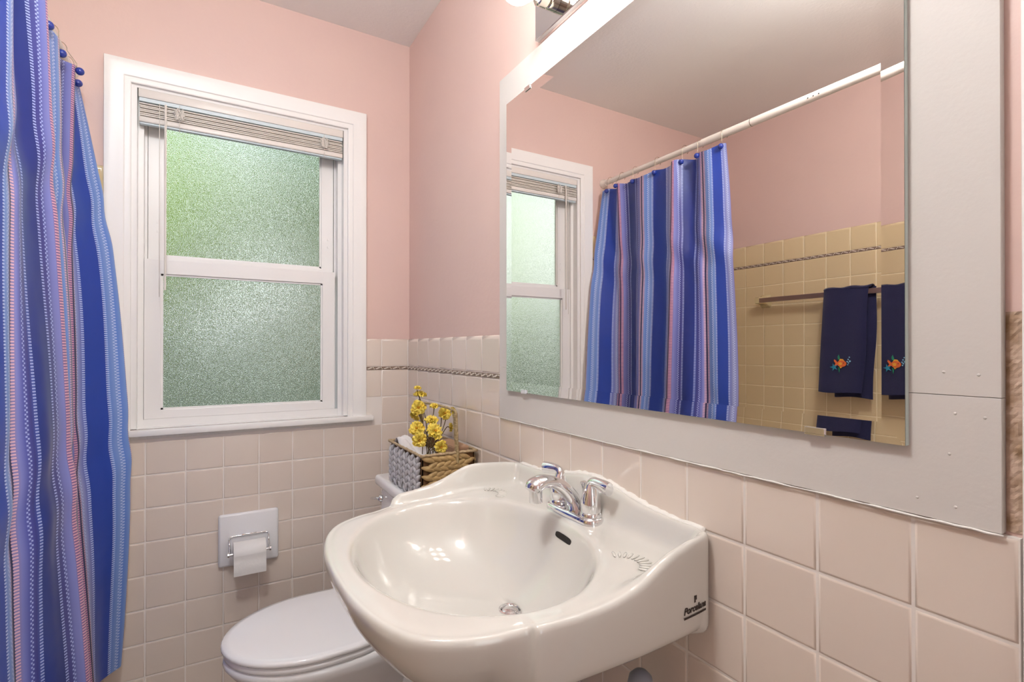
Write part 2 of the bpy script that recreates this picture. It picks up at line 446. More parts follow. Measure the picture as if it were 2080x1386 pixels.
box(b, WX0+.018, WX0+.033, .034, .11, .93, WZ1-e); box(b, WX1-.033, WX1-.018, .034, .11, .93, WZ1-e)
box(b, WX0+.033, WX0+.040, .072, .11, .93, WZ1-e); box(b, WX1-.040, WX1-.033, .072, .11, .93, WZ1-e)
box(b, WX0+.018, WX1-.018, .0, .11, WZ1-.012, WZ1-e); box(b, WX0+.018, WX1-.018, .036, .115, .9295, .957)
box(b, WX0+e, WX1-e, .0, .11, .9291, .9312)
obj('jamb', b, M['vinyl'], t)
def sash(x0, x1, z0, z1, gx0, gx1, gz0, gz1, y0, y1):
    b = NB()
    box(b, x0, gx0, y0, y1, z0, z1, bev=.0015); box(b, gx1, x1, y0, y1, z0, z1, bev=.0015)
    box(b, gx0-.002, gx1+.002, y0, y1, z0, gz0, bev=.0015); box(b, gx0-.002, gx1+.002, y0, y1, gz1, z1, bev=.0015)
    # glazing bead
    q = .006
    for a in ((gx0-.001, gx0+q, gz0, gz1), (gx1-q, gx1+.001, gz0, gz1), (gx0, gx1, gz0-.001, gz0+q), (gx0, gx1, gz1-q, gz1+.001)):
        box(b, a[0], a[1], y0+.006, y0+.014, a[2], a[3])
    s = obj('sash', b, M['vinyl'], t)
    b = NB(); box(b, gx0-.001, gx1+.001, y0+.015, y0+.019, gz0-.001, gz1+.001); obj('pane', b, M['frost'], s, label='frosted glass pane')
    return s
sash(-.8965, -.2875, .957, 1.4895, -.850, -.334, .986, 1.442, .040, .068)
sash(-.889, -.288, 1.462, 2.0335, -.844, -.333, 1.506, 1.995, .073, .101)
b = NB(); box(b, -.70, -.52, .046, .056, 1.4896, 1.494, bev=.001); obj('sash_lip', b, M['vinyl'], t)
for (x, z) in ((-.862, 1.62), (-.862, 1.59), (-.308, 1.62), (-.308, 1.59)):
    b = NB(); box(b, x-.003, x+.003, .0715, .0735, z-.004, z+.004, bev=.0008); obj('tilt_latch', b, M['vinyl'], t)

# window blind, drawn up
t = thing('window_blind', (-.585, .012, 1.91), 'white mini blind drawn fully up at the top of the window', 'blind')
b = NB(); box(b, -.909, -.2665, -.002, .024, 2.006, 2.0335, bev=.002); obj('headrail', b, M['headrail'], t, True, angle=35)
b = NB(); box(b, -.907, -.2685, .000, .022, 1.993, 2.0055, bev=.001); obj('valance', b, M['bluew'], t, label='pale bluish underside strip of headrail')
bm = NB(); TL = t.location; box(bm, TL[0], TL[0]+.636, TL[1], TL[1]+.024, TL[2], TL[2]+.0030); bmesh.ops.bevel(bm, geom=bm.edges[:], offset=.0009, segments=2, affect='EDGES')
sl = obj('slat', bm, M['slat'], t)
for i in range(7):
    s = sl if i == 0 else sl.copy()
    if i: COL.objects.link(s)
    s.parent = t; s.location = Vector((-.906+random.uniform(-.0015, .0015), -.001+(.0025 if i % 2 else -.001)+random.uniform(-.001, .001), 1.9475+i*.0062)) - Vector(t.location)
    s.rotation_euler = (random.uniform(-.04, .04), random.uniform(-.0012, .0012), 0)
b = NB(); box(b, -.908, -.268, -.001, .023, 1.927, 1.945, bev=.004, seg=3); obj('bottom_rail', b, M['headrail'], t, True, angle=35)
b = NB(); box(b, -.906, -.270, .003, .019, 1.921, 1.9268, bev=.002); obj('rail_channel', b, M['bluew'], t)
for cx in (-.797, -.337):
    b = NB()
    for q in range(9):
        a = random.uniform(0, 6); pts = []; f1_, f2_ = random.uniform(.6, 1.5), random.uniform(.9, 2.1)
        for k in range(14):
            th = a+k*.75
            pts.append((cx+.015*math.cos(th*f1_)*random.uniform(.3, 1), -.0095+.0025*math.sin(th*1.7), 1.968+.024*math.sin(th*f2_)*random.uniform(.3, 1)))
        tube(b, bez(pts, 3), .0008, 5)
    tube(b, [(cx, -.004, 1.91), (cx, -.005, 1.94), (cx, -.004, 2.0)], .0008, 5)
    obj('cord', b, M['cord'], t, True)
b = NB(); tube(b, [(-.8355, -.006, 1.992), (-.8352, -.010, 1.97), (-.8360, -.010, 1.383)], .0037, 6); obj('wand', b, M['cord'], t, True, angle=40)
b = NB(); tube(b, [(-.852, -.003, 1.995), (-.8520, -.006, 1.8), (-.8515, -.006, 1.36)], .0010, 6); obj('lift_cord', b, M['cord'], t, True)

# ------------------------------------------------------------------ vanity light bar
t = thing('vanity_light', (0, -1.21, 1.95), 'chrome bar light with round bulbs above the mirror', 'lamp')
b = NB(); box(b, -.020, -.0008, -1.443, -.977, 1.950, 2.062, bev=.0015); obj('back_bar', b, M['chrome'], t)
for y in (-1.065, -1.210, -1.355):
    b = NB(); lathe(b, [(.0245, -.0205), (.0245, -.040), (.0205, -.043), (.0245, -.046), (.0245, -.066), (.021, -.069)], (0, y, 2.000), 'X', 28)
    s = obj('socket', b, M['chrome_w'], t, True, angle=40)
    b = NB(); lathe(b, [(.014, -.0695), (.0145, -.075), (.018, -.082), (.024, -.088)], (0, y, 2.000), 'X', 24)
    ball(b, (-.122, y, 2.000), .0395, 28, 18); obj('bulb', b, M['bulb'], s, True)

# ------------------------------------------------------------------ sink
SCX, SCY = -.300, -1.185
half = [(-.0115, 0), (-.0115, .10), (-.0115, .20), (-.0115, .272), (-.0122, .290), (-.020, .300), (-.045, .305), (-.10, .309), (-.17, .312), (-.25, .311), (-.315, .309), (-.342, .307), (-.352, .303), (-.357, .295), (-.368, .292), (-.40, .287), (-.44, .275), (-.487, .243), (-.518, .187), (-.537, .10), (-.542, .0)]
hp = [(p.x, p.y) for p in bez([(a, c, 0) for a, c in half], 6)]
outline = hp + [(x, -y) for x, y in hp[-2:0:-1]]     # closed loop, (x, dy)
def crest(x, dy):
    if x > -.02 or (abs(dy) < .296 and x > -.05):
        return .8945 + .030*math.exp(-((abs(dy+.01))/.12)**2)
    if dy < 0: return interp(-x, [(.0, .8945), (.06, .890), (.10, .882), (.13, .871), (.16, .857), (.19, .846), (.23, .839), (.28, .8355), (.335, .8365), (.350, .8355), (.362, .831), (.40, .830), (.6, .830)])
    return interp(-x, [(.0, .8945), (.06, .900), (.13, .904), (.16, .901), (.19, .890), (.22, .877), (.26, .866), (.30, .860), (.335, .857), (.350, .848), (.362, .835), (.40, .831), (.6, .830)])
def deckz(x): return interp(-x, [(.0, .846), (.1, .843), (.3, .836), (.5, .831)])
# sample angles: the outline points themselves
pts = []
for (x, dy) in outline:
    a = math.atan2(dy, x-SCX); pts.append((a, x, dy))
pts.sort()
rings = [[] for _ in range(27)]
DX, DY, DZ = -.212, 0.0, .690
for a, x, dy in pts:
    R_ = math.hypot(x-SCX, dy); ux, uy = (x-SCX)/R_, dy/R_
    ea = 1/math.sqrt((ux/.203)**2+(uy/.266)**2)           # bowl edge radius
    g = R_-ea
    zc = crest(x, dy); dk = deckz(x)
    zc_s = zc
    front = ss((-x-.335)/.07)                               # 1 at the round front
    zb = .736+.022*front*0
    def at(r, z): return (SCX+ux*r, SCY+uy*r, z)
    def ins(a_, f_): return R_-min(a_, f_*g)
    xi = .0 if x > -.03 else 1.0
    row = []
    row.append(at(.07, .655)); row.append(at(.10, .662)); row.append(at(R_*.62, .690-.022*front))
    row.append(at(R_-.060*xi-.03-.025*front, .731-.041*front)); row.append(at(R_-.030*xi-.006-.036*front, .734-.019*front)); row.append(at(R_-.008*xi-.038*front, .740-.003*front)); row.append(at(R_-.0025*xi-.021*front, .752+.012*front))
    row.append(at(R_-.005*front, .785+.008*front)); row.append(at(R_, zc-.012)); row.append(at(R_-.0008, zc-.006)); row.append(at(ins(.0035, .08), zc-.0015))
    row.append(at(ins(.008, .18), zc)); row.append(at(ins(.013, .28), zc-.001)); 
    row.append(at(ins(.019, .38), zc-(zc-dk)*.14)); row.append(at(ins(.027, .50), dk+(zc-dk)*.40)); row.append(at(ins(.038, .62), dk+(zc-dk)*.10)); row.append(at(ins(.050, .72), dk))
    row.append(at(ea+min(.007, .2*g), dk+.0006)); row.append(at(ea, dk-.0015)); row.append(at(ea-.006, dk-.009))
    for s, dz in ((.93, .034), (.84, .072), (.70, .104), (.52, .127), (.33, .140), (.17, .147)):
        r = ea*s; k = 1-s
        px = SCX+ux*r+(DX-SCX)*k*k*1.05; py = SCY+uy*r
        row.append((px, py, (dk*(1-k)+.838*k)-dz))
    row.append((DX+ux*.021, SCY+uy*.021, DZ-.001))
    for i, v in enumerate(row): rings[i].append(v)
b = NB(); RV = [[b.verts.new(v) for v in r] for r in rings]; n = len(pts)
for A_, B_ in zip(RV, RV[1:]):
    for j in range(n): b.faces.new((A_[j], B_[j], B_[(j+1) % n], A_[(j+1) % n]))
b.faces.new(RV[0])
bmesh.ops.recalc_face_normals(b, faces=b.faces[:])
sink = thing('pedestal_sink', (-.28, SCY, 0), 'bone ceramic pedestal sink with scalloped raised back', 'sink')
basin = obj('basin', b, M['ceramic'], sink, True)
md = basin.modifiers.new('sub', 'SUBSURF'); md.levels = 1; md.render_levels = 1
b = NB(); lathe(b, [(.13, 0), (.13, .02), (.11, .05), (.085, .12), (.075, .3), (.078, .5), (.092, .62), (.105, .668)], (-.27, SCY, 0), n=40)
bmesh.ops.scale(b, verts=b.verts, vec=(.8, 1, 1), space=Matrix.Translation((.27, -SCY, 0)))
obj('pedestal', b, M['ceramic'], sink, True, angle=60)
# drain
b = NB(); lathe(b, [(.0235, .6885), (.0235, .6915), (.0205, .6925), (.018, .690), (.0175, .685)], (DX, SCY, 0), n=28, cap=False); lathe(b, [(.0172, .684), (.0172, .689), (.012, .692), (.002, .693)], (DX, SCY, 0), n=28)
obj('drain', b, M['chrome'], sink, True, angle=40)
# overflow slot: sits on the rear bowl wall
def bowl_pt(ang, s):
    ux, uy = math.cos(ang), math.sin(ang); ea = 1/math.sqrt((ux/.203)**2+(uy/.266)**2)
    dk = deckz(SCX+ux*ea)
    tab = [(0, 1.0, .0015), (0, 1-.006/ea, .009), (0, .93, .034), (0, .84, .072), (0, .70, .104), (0, .52, .127)]
    for (_, s0, d0), (_, s1, d1) in zip(tab, tab[1:]):
        if s1 <= s <= s0: dz = d0+(d1-d0)*(s0-s)/(s0-s1); break
    k = 1-s; kk = 0 if s > .93 else k
    kx = k*k*1.05
    return Vector((SCX+ux*ea*s+(DX-SCX)*kx, SCY+uy*ea*s, (dk*(1-k)+.838*k)-dz))
b = NB(); ang0 = -.17
cs = [(math.cos(q), math.sin(q)) for q in [2*PI*i/20 for i in range(20)]]
def slot(sc, lift):
    vs = []
    for c_, s_ in cs:
        u = math.copysign(abs(c_)**.45, c_)*.150*sc; v = math.copysign(abs(s_)**.6, s_)*.0095*sc
        p = bowl_pt(ang0+u, .944+v*1.0)
        vs.append(b.verts.new(p+Vector((-.8, 0, .55)).normalized()*lift))
    return vs
s1 = slot(1.0, .0022); s0 = slot(1.0, -.003)
b.faces.new(s1)
for i in range(20): b.faces.new((s0[i], s0[(i+1) % 20], s1[(i+1) % 20], s1[i]))
bmesh.ops.recalc_face_normals(b, faces=b.faces[:])
obj('overflow_slot', b, M['black'], sink, label='black overflow slot')
# fluted shell relief on the deck, both sides
for sgn in (-1, 1):
    b = NB(); c = Vector((-.130, SCY+sgn*.232, .8425))
    for i in range(-5, 6):
        a = i*.21 + (PI/2)*0
        d = Vector((math.cos(a), 0, 0))+Vector((0, math.sin(a), 0)); p = c+Vector((.046*math.cos(a)-.02, .046*math.sin(a)*.9, 0))
        ball(b, (p.x, p.y, .8459), .0120, 12, 6, (1.0, .24, .16), rot=Matrix.Rotation(a, 3, 'Z'))
    obj('shell_relief', b, M['ceramic'], sink, True)
# maker's mark on the near side
tc_ = D.curves.new('maker_mark', 'FONT'); tc_.body = 'Porcelana'; tc_.size = .0088; tc_.extrude = .0002; tc_.offset = .0002; tc_.shear = .25
to = D.objects.new('maker_mark', tc_); COL.objects.link(to); dg = bpy.context.evaluated_depsgraph_get()
me = D.meshes.new_from_object(to.evaluated_get(dg)); D.objects.remove(to)
b = NB(); b.from_mesh(me); D.meshes.remove(me)
xs = [v.co.x for v in b.verts]; w_ = max(xs)-min(xs)
for v in b.verts: v.co = Vector(((v.co.x-min(xs)-w_/2)/w_*.056, v.co.y*1.7, v.co.z))
box(b, -.028, .028, -.0075, -.0045, -.0002, .0002); box(b, -.0030, .0002, .0130, .0235, -.0002, .0002); box(b, .0012, .0030, .0165, .0235, -.0002, .0002)
bmesh.ops.subdivide_edges(b, edges=[e_ for e_ in b.edges if e_.calc_length() > .03], cuts=8)
bmesh.ops.rotate(b, verts=b.verts, cent=(0, 0, 0), matrix=Matrix.Rotation(PI/2, 3, 'X'))
bmesh.ops.translate(b, verts=b.verts, vec=(-.058, 0, .782))
for v in b.verts: v.co.y += SCY-.0003-interp(-v.co.x, [(-q[0], q[1]) for q in hp if q[1] > .296 and q[0] > -.3])
obj('maker_mark', b, M['ink'], sink, label='dark printed maker mark')
# caulk between sink and wall
b = NB(); pp = []
for i in range(60):
    dy = -.285+.57*i/59; pp.append((-.0105, SCY+dy, crest(-.01, dy)-.004+random.uniform(-.001, .001)))
tube(b, pp, [random.uniform(.006, .009) for _ in pp], 8); obj('caulk_line', b, M['caulk'], sink, True)

# ------------------------------------------------------------------ faucet
FX, FZ = -.058, .8445
t = thing('faucet', (FX, SCY, FZ), 'chrome two-handle centerset faucet on the sink deck', 'faucet')
b = NB(); rr = []
for z, k in ((FZ-.001, 1.0), (FZ+.004, 1.0), (FZ+.010, .97), (FZ+.0135, .90), (FZ+.0145, .80)):
    ring = []
    for j in range(48):
        a = 2*PI*j/48; c_, s_ = math.cos(a), math.sin(a)
        ring.append(b.verts.new((FX+.0275*k*math.copysign(abs(c_)**.8, c_), SCY+(.053*math.copysign(1, s_)*min(1, abs(s_)*4)+.0275*k*s_), z)))
    rr.append(ring)
for A_, B_ in zip(rr, rr[1:]):
    for j in range(48): b.faces.new((A_[j], A_[(j+1) % 48], B_[(j+1) % 48], B_[j]))
b.faces.new(rr[-1]); b.faces.new(rr[0][::-1])
obj('base_plate', b, M['chrome'], t, True, angle=50)
for sgn in (-1, 1):
    y = SCY+sgn*.052
    b = NB(); lathe(b, [(.0215, FZ+.0125), (.0215, FZ+.021), (.0200, FZ+.0225), (.0210, FZ+.024), (.0205, FZ+.040), (.0170, FZ+.058), (.0120, FZ+.070), (.0090, FZ+.077)], (FX, y, 0), n=28)
    post = obj('handle_post', b, M['chrome'], t, True, angle=45)
    b = NB()
    P_ = bez([(FX+.001, y-sgn*.002, FZ+.062), (FX+.001, y, FZ+.077), (FX+.001, y+sgn*.010, FZ+.0825), (FX, y+sgn*.032, FZ+.0815), (FX-.001, y+sgn*.056, FZ+.079)], 5)
    k_ = len(P_)
    tube(b, P_, [.0095+.0038*ss((i/(k_-1)-.35)/.6) for i in range(k_)], 16, flat=[(1, 1-.25*ss(i/(k_-1)*1.2)) for i in range(k_)])
    obj('lever', b, M['chrome'], post, True, angle=50)
b = NB()
P_ = bez([(FX+.006, SCY, FZ+.008), (FX-.002, SCY, FZ+.030), (FX-.022, SCY, FZ+.055), (FX-.050, SCY, FZ+.074), (FX-.078, SCY, FZ+.081), (FX-.098, SCY, FZ+.076), (FX-.108, SCY, FZ+.066)], 6)
k_ = len(P_); rad = []; fl = []
for i in range(k_):
    u = i/(k_-1); rad.append(.0185-.002*math.sin(u*PI)+.0040*ss((u-.45)/.35)-.0045*ss((u-.88)/.12)); fl.append((1.0+.12*(1-u), .88-.18*ss((u-.3)/.3)))
tube(b, P_, rad, 20, flat=fl); sp = obj('spout', b, M['chrome'], t, True, angle=60)
b = NB(); lathe(b, [(.0130, FZ+.042), (.0134, FZ+.044), (.0134, FZ+.068), (.009, FZ+.072)], (FX-.097, SCY, 0), n=24); lathe(b, [(.0098, FZ+.0442), (.0095, FZ+.0435)], (FX-.097, SCY, 0), n=20)
obj('aerator', b, M['chrome'], sp, True, angle=40)
b = NB(); lathe(b, [(.0025, FZ+.01), (.0025, FZ+.052), (.0055, FZ+.060), (.0075, FZ+.064), (.0075, FZ+.067), (.003, FZ+.069)], (FX+.024, SCY, 0), n=16); obj('lift_rod', b, M['chrome'], t, True, angle=40)

# ------------------------------------------------------------------ toilet
TY = -.478
t = thing('toilet', (-.35, TY, 0), 'white toilet with closed oval lid beside the sink', 'toilet')
def oval(xt, xb, hw, n=56, sq=2.3):
    """elongated seat outline: tip at xt, back at xb"""
    out = []; xc = xb-.02-(xb-xt)*.42
    for j in range(n):
        a = 2*PI*j/n; c_, s_ = math.cos(a), math.sin(a)
        if c_ < 0: out.append((xc+(xc-xt)*c_*1.0, hw*s_))
        else: out.append((xc+(xb-xc)*abs(c_)**(2/3.2), hw*math.copysign(abs(s_)**(2/2.6), s_)))
    return out
def loft(b, layers, capb=True, capt=True):
    R2 = [[b.verts.new(p) for p in L_] for L_ in layers]; n = len(R2[0])
    for A_, B_ in zip(R2, R2[1:]):
        for j in range(n): b.faces.new((A_[j], A_[(j+1) % n], B_[(j+1) % n], B_[j]))
    if capb: b.faces.new(R2[0][::-1])
    if capt: b.faces.new(R2[-1])
    bmesh.ops.recalc_face_normals(b, faces=b.faces[:])
def lay(xt, xb, hw, z): return [(x, TY+y, z) for x, y in oval(xt, xb, hw)]
b = NB(); loft(b, [lay(-.680, -.235, .186, .394), lay(-.684, -.235, .189, .398), lay(-.684, -.235, .189, .404), lay(-.680, -.236, .186, .4085), lay(-.665, -.240, .172, .4105), lay(-.60, -.28, .10, .412)])
lid = obj('lid', b, M['porc'], t, True, angle=60)
b = NB(); loft(b, [lay(-.674, -.235, .182, .374), lay(-.678, -.235, .185, .378), lay(-.678, -.235, .185, .387), lay(-.672, -.236, .180, .3925)])
obj('seat', b, M['porc'], t, True, angle=60)
b = NB(); loft(b, [lay(-.52, -.14, .105, .0), lay(-.53, -.14, .108, .02), lay(-.50, -.15, .10, .10), lay(-.53, -.16, .115, .2), lay(-.62, -.18, .150, .28), lay(-.664, -.20, .178, .335), lay(-.680, -.21, .186, .358), lay(-.678, -.212, .182, .370), lay(-.67, -.22, .170, .3735)])
obj('bowl', b, M['porc'], t, True, angle=60)
b = NB(); box(b, -.24, -.045, TY-.11, TY+.11, .18, .372, bev=.02, seg=4); obj('bowl_shelf', b, M['porc'], t, True, angle=50)
b = NB(); box(b, -.200, -.014, TY-.208, TY+.208, .373, .716, bev=.022, seg=4); tank = obj('tank', b, M['porc'], t, True, angle=50)
b = NB(); box(b, -.216, -.010, TY-.222, TY+.222, .718, .755, bev=.013, seg=4); obj('tank_lid', b, M['porc'], t, True, angle=50)
b = NB(); lathe(b, [(.012, -.2025), (.012, -.211), (.009, -.215)], (0, TY+.168, .682), 'X', 20)
tube(b, bez([(-.214, TY+.165, .682), (-.222, TY+.185, .681), (-.225, TY+.200, .678), (-.226, TY+.215, .674)], 4), .0055, 10)
obj('flush_lever', b, M['chrome'], t, True, angle=50)
for sy in (-.07, .07):
    b = NB(); box(b, -.262, -.236, TY+sy-.018, TY+sy+.018, .374, .398, bev=.006, seg=3); obj('hinge', b, M['porc'], t, True, angle=50)

# ------------------------------------------------------------------ toilet paper holder + roll
t = thing('toilet_paper_holder', (-.589, 0, .44), 'white square plate with chrome toilet paper holder on tiled wall', 'holder')
b = NB(); box(b, -.683, -.495, -.026, -.0085, .441, .621, bev=.009, seg=3); obj('plate', b, M['plate'], t, True, angle=50)
b = NB()
tube(b, bez([(-.650, -.062, .500), (-.650, -.050, .528), (-.648, -.030, .542), (-.62, -.030, .545), (-.56, -.030, .545), (-.532, -.030, .542), (-.530, -.050, .528), (-.530, -.062, .500)], 5), .0028, 8)
box(b, -.612, -.566, -.034, -.0265, .5425, .5495, bev=.001)
obj('wire_bracket', b, M['chrome'], t, True, angle=50)
b = NB(); lathe(b, [(.0085, -.6565), (.0085, -.6515), (.0045, -.650), (.0045, -.530), (.0085, -.5285), (.0085, -.5235)], (0, -.068, .497), 'X', 16); obj('spindle', b, M['chrome'], t, True, angle=40)
b = NB()
lathe(b, [(.018, -.6395), (.0372, -.6395), (.038, -.6385), (.038, -.5425), (.0372, -.5415), (.018, -.5415), (.018, -.6395)], (0, -.068, .497), 'X', 40, cap=False)
# hanging sheet in front of the roll
prev = None
for k in range(9):
    z = .497-.055*k/8 if k else .497
    row = [b.verts.new((x, -.1064+.001*math.sin(k*.9), .500-.066*k/8)) for x in (-.6393, -.5417)]
    if prev: b.faces.new((prev[0], prev[1], row[1], row[0]))
    prev = row
roll = obj('toilet_paper_roll', b, M['paper'], None, True, loc=(-.59, -.068, .46), angle=50)
tag(roll, 'white toilet paper roll on the chrome holder', 'toilet paper')

# ------------------------------------------------------------------ basket on the tank
bx0, bx1, by0, by1, bz0, bz1 = -.200, -.016, -.662, -.358, .7555, .886
t = thing('wicker_basket', (-.108, -.51, bz0), 'handled woven basket with paler grey front standing on the toilet tank', 'basket')
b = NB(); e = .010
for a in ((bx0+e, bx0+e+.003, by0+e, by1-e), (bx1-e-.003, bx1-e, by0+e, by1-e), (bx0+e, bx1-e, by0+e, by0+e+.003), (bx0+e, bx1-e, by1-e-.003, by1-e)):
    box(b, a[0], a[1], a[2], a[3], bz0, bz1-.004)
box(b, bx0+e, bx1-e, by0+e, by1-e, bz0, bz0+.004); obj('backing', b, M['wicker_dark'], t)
def strand_mesh(nm, L_, W_, T_, m):
    bm = bmesh.new(); R2 = []; n = 8; prof = [(0, .12), (.10, .55), (.3, .95), (.55, 1.0), (.8, .7), (1.0, .15)]
    for u, k in prof:
        R2.append([bm.verts.new((L_*(u-.5)+.0, W_/2*k*math.cos(2*PI*j/n)+.10*W_*math.sin(u*PI), T_/2*k*math.sin(2*PI*j/n)+T_*.25*math.sin(u*PI))) for j in range(n)])
    for A_, B_ in zip(R2, R2[1:]):
        for j in range(n): bm.faces.new((A_[j], A_[(j+1) % n], B_[(j+1) % n], B_[j]))
    bm.faces.new(R2[0][::-1]); bm.faces.new(R2[-1]); bmesh.ops.recalc_face_normals(bm, faces=bm.faces[:])
    me = D.meshes.new(nm); bm.to_mesh(me); bm.free(); me.materials.append(m)
    for p in me.polygons: p.use_smooth = True
    return me
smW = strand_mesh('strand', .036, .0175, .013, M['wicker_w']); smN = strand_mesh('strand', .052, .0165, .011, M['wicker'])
def put_strand(me, pos, rot):
    o = D.objects.new('strand', me); COL.objects.link(o); o.parent = t; o.location = Vector(pos)-Vector(t.location); o.rotation_euler = rot.to_euler()
# local X along strand, local Z outward
def frame(out, along, ang):
    z = Vector(out); x = Vector(along); y = z.cross(x); Mx = Matrix((x, y, z)).transposed()
    return Mx.to_3x3() @ Matrix.Rotation(ang, 3, 'Z')
nc, nr = 6, 6   # front (-X): upright braids in a paler grey than the other sides
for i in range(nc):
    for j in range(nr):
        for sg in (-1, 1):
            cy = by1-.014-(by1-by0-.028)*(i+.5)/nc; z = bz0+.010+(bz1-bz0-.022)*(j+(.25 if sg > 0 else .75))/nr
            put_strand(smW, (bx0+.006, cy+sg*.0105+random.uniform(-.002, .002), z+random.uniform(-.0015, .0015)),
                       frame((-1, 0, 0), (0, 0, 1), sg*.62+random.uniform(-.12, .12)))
for face in (0, 1):    # near (-Y) and far (+Y) sides: lying braids
    for j in range(4):
        for i in range(6):
            for sg in (-1, 1):
                x = bx0+.028+(bx1-bx0-.062)*(i+(.1 if sg > 0 else .6))/5.6; z = bz0+.016+(bz1-bz0-.026)*(j+.5)/4+sg*.0075
                out = (0, -1, 0) if face == 0 else (0, 1, 0); al = (1, 0, 0) if face == 0 else (-1, 0, 0)
                put_strand(smN, (x, (by0+.006) if face == 0 else (by1-.006), z+random.uniform(-.001, .001)), frame(out, al, -sg*.36+random.uniform(-.08, .08)))
for i in range(9):    # wall side (+X)
    for j in range(4):
        put_strand(smN, (bx1-.006, by0+.02+(by1-by0-.04)*(i+.5)/9, bz0+.016+(bz1-bz0-.026)*(j+.5)/4), frame((1, 0, 0), (0, 1, 0), (.36 if (i+j) % 2 else -.36)))
b = NB(); c_ = [(bx0+.004, by0+.004), (bx0+.004, by1-.004), (bx1-.004, by1-.004), (bx1-.004, by0+.004)]
for k in range(4):
    p0, p1 = c_[k], c_[(k+1) % 4]
    P_ = [Vector((p0[0]+(p1[0]-p0[0])*i/24, p0[1]+(p1[1]-p0[1])*i/24, bz1+.0008*math.sin(i*2.1))) for i in range(25)]
    tube(b, P_, .0042, 8)
    for i in range(0, 24, 2):
        ball(b, P_[i], .0052, 8, 6, (.55, .55, 1))
obj('rim', b, M['wicker_rim'], t, True)
b = NB(); hx = -.085
for y, s_ in ((by0+.004, 1), (by1-.004, -1)):
    P_ = [(hx, y, bz1-.03), (hx, y, bz1), (hx+.002, y+s_*.014, 1.001)]
    tube(b, P_, .0098, 10, flat=(1.0, .45))
    for k in range(26):
        u = k/25; z = bz1+.004+(.998-bz1-.006)*u; yy = y+s_*.014*u
        tube(b, [(hx, yy, z-.0017), (hx, yy, z), (hx, yy, z+.0017)], [.0098, .0108, .0098], 10, flat=(1.0, .50))
tube(b, bez([(hx+.002, by0+.018, .998), (hx+.002, by0+.025, 1.006), (hx+.002, -.56, 1.010), (hx+.002, -.46, 1.010), (hx+.002, by1-.025, 1.006), (hx+.002, by1-.018, .998)], 4), .0038, 8)
obj('handle', b, M['raffia'], t, True, angle=50)
# white cloth crumpled inside
b = NB(); NX, NY = 22, 34; gv = []
random.seed(3)
for i in range(NX+1):
    row = []
    for j in range(NY+1):
        u, v = i/NX, j/NY; x = bx0+.016+(bx1-bx0-.032)*u; y = by0+.016+(by1-by0-.032)*v
        z = .838+.030*math.sin(u*7+v*4)*math.cos(v*11-u*3)*.55+.012*math.sin(u*17+v*23)+.045*ss((v-.45)/.4)*ss((.75-u)/.5)
        z = min(z, .905 if u < .6 else .88)
        row.append(b.verts.new((x, y, z)))
    gv.append(row)
for i in range(NX):
    for j in range(NY): b.faces.new((gv[i][j], gv[i+1][j], gv[i+1][j+1], gv[i][j+1]))
bmesh.ops.recalc_face_normals(b, faces=b.faces[:])
o = obj('crumpled_cloth', b, M['cloth'], None, True, loc=(-.108, -.51, .80)); o.modifiers.new('s', 'SOLIDIFY').thickness = .0015
tag(o, 'white cloth crumpled inside the woven basket', 'cloth')
b = NB(); vs = box(b, -.085, -.035, -.640, -.50, .80, .900, bev=.006)
o = obj('folded_paper', b, M['brown_paper'], None, loc=(-.07, -.54, .80)); tag(o, 'brown paper packet upright inside the woven basket', 'packet')

# flowers
random.seed(11)
def blossom_bm(c, r, tilt):
    b = bmesh.new(); c = Vector(c); d = Vector(tilt).normalized(); q = d.to_track_quat('Z', 'Y').to_matrix()
    for layer, (n, rr_, el) in enumerate(((7, 1.0, .35), (7, .86, .75), (6, .66, 1.1), (4, .40, 1.4))):
        for k in range(n):
            a = 2*PI*(k+layer*.5)/n+random.uniform(-.15, .15); R1 = r*rr_*random.uniform(.88, 1.1)
            grid = []
            for i in range(5):
                u = i/4; w = r*.62*math.sin(PI*min(1, .18+u*.62))
                row = []
                for j in range(5):
                    v = (j-2)/2; rad_ = R1*(.08+.92*u); ang = a+v*w/(rad_+r*.25)
                    zz = r*(.55*el*u*(1.25-u*.5)) + r*.28*math.sin(v*4.2+u*4+k*1.7)*u*u - r*.10*v*v*u
                    row.append(b.verts.new(c+q@Vector((rad_*math.cos(ang), rad_*math.sin(ang), zz))))
                grid.append(row)
            for i in range(4):
                for j in range(4): b.faces.new((grid[i][j], grid[i+1][j], grid[i+1][j+1], grid[i][j+1]))
    return b
base = Vector((-.115, -.53, .86))
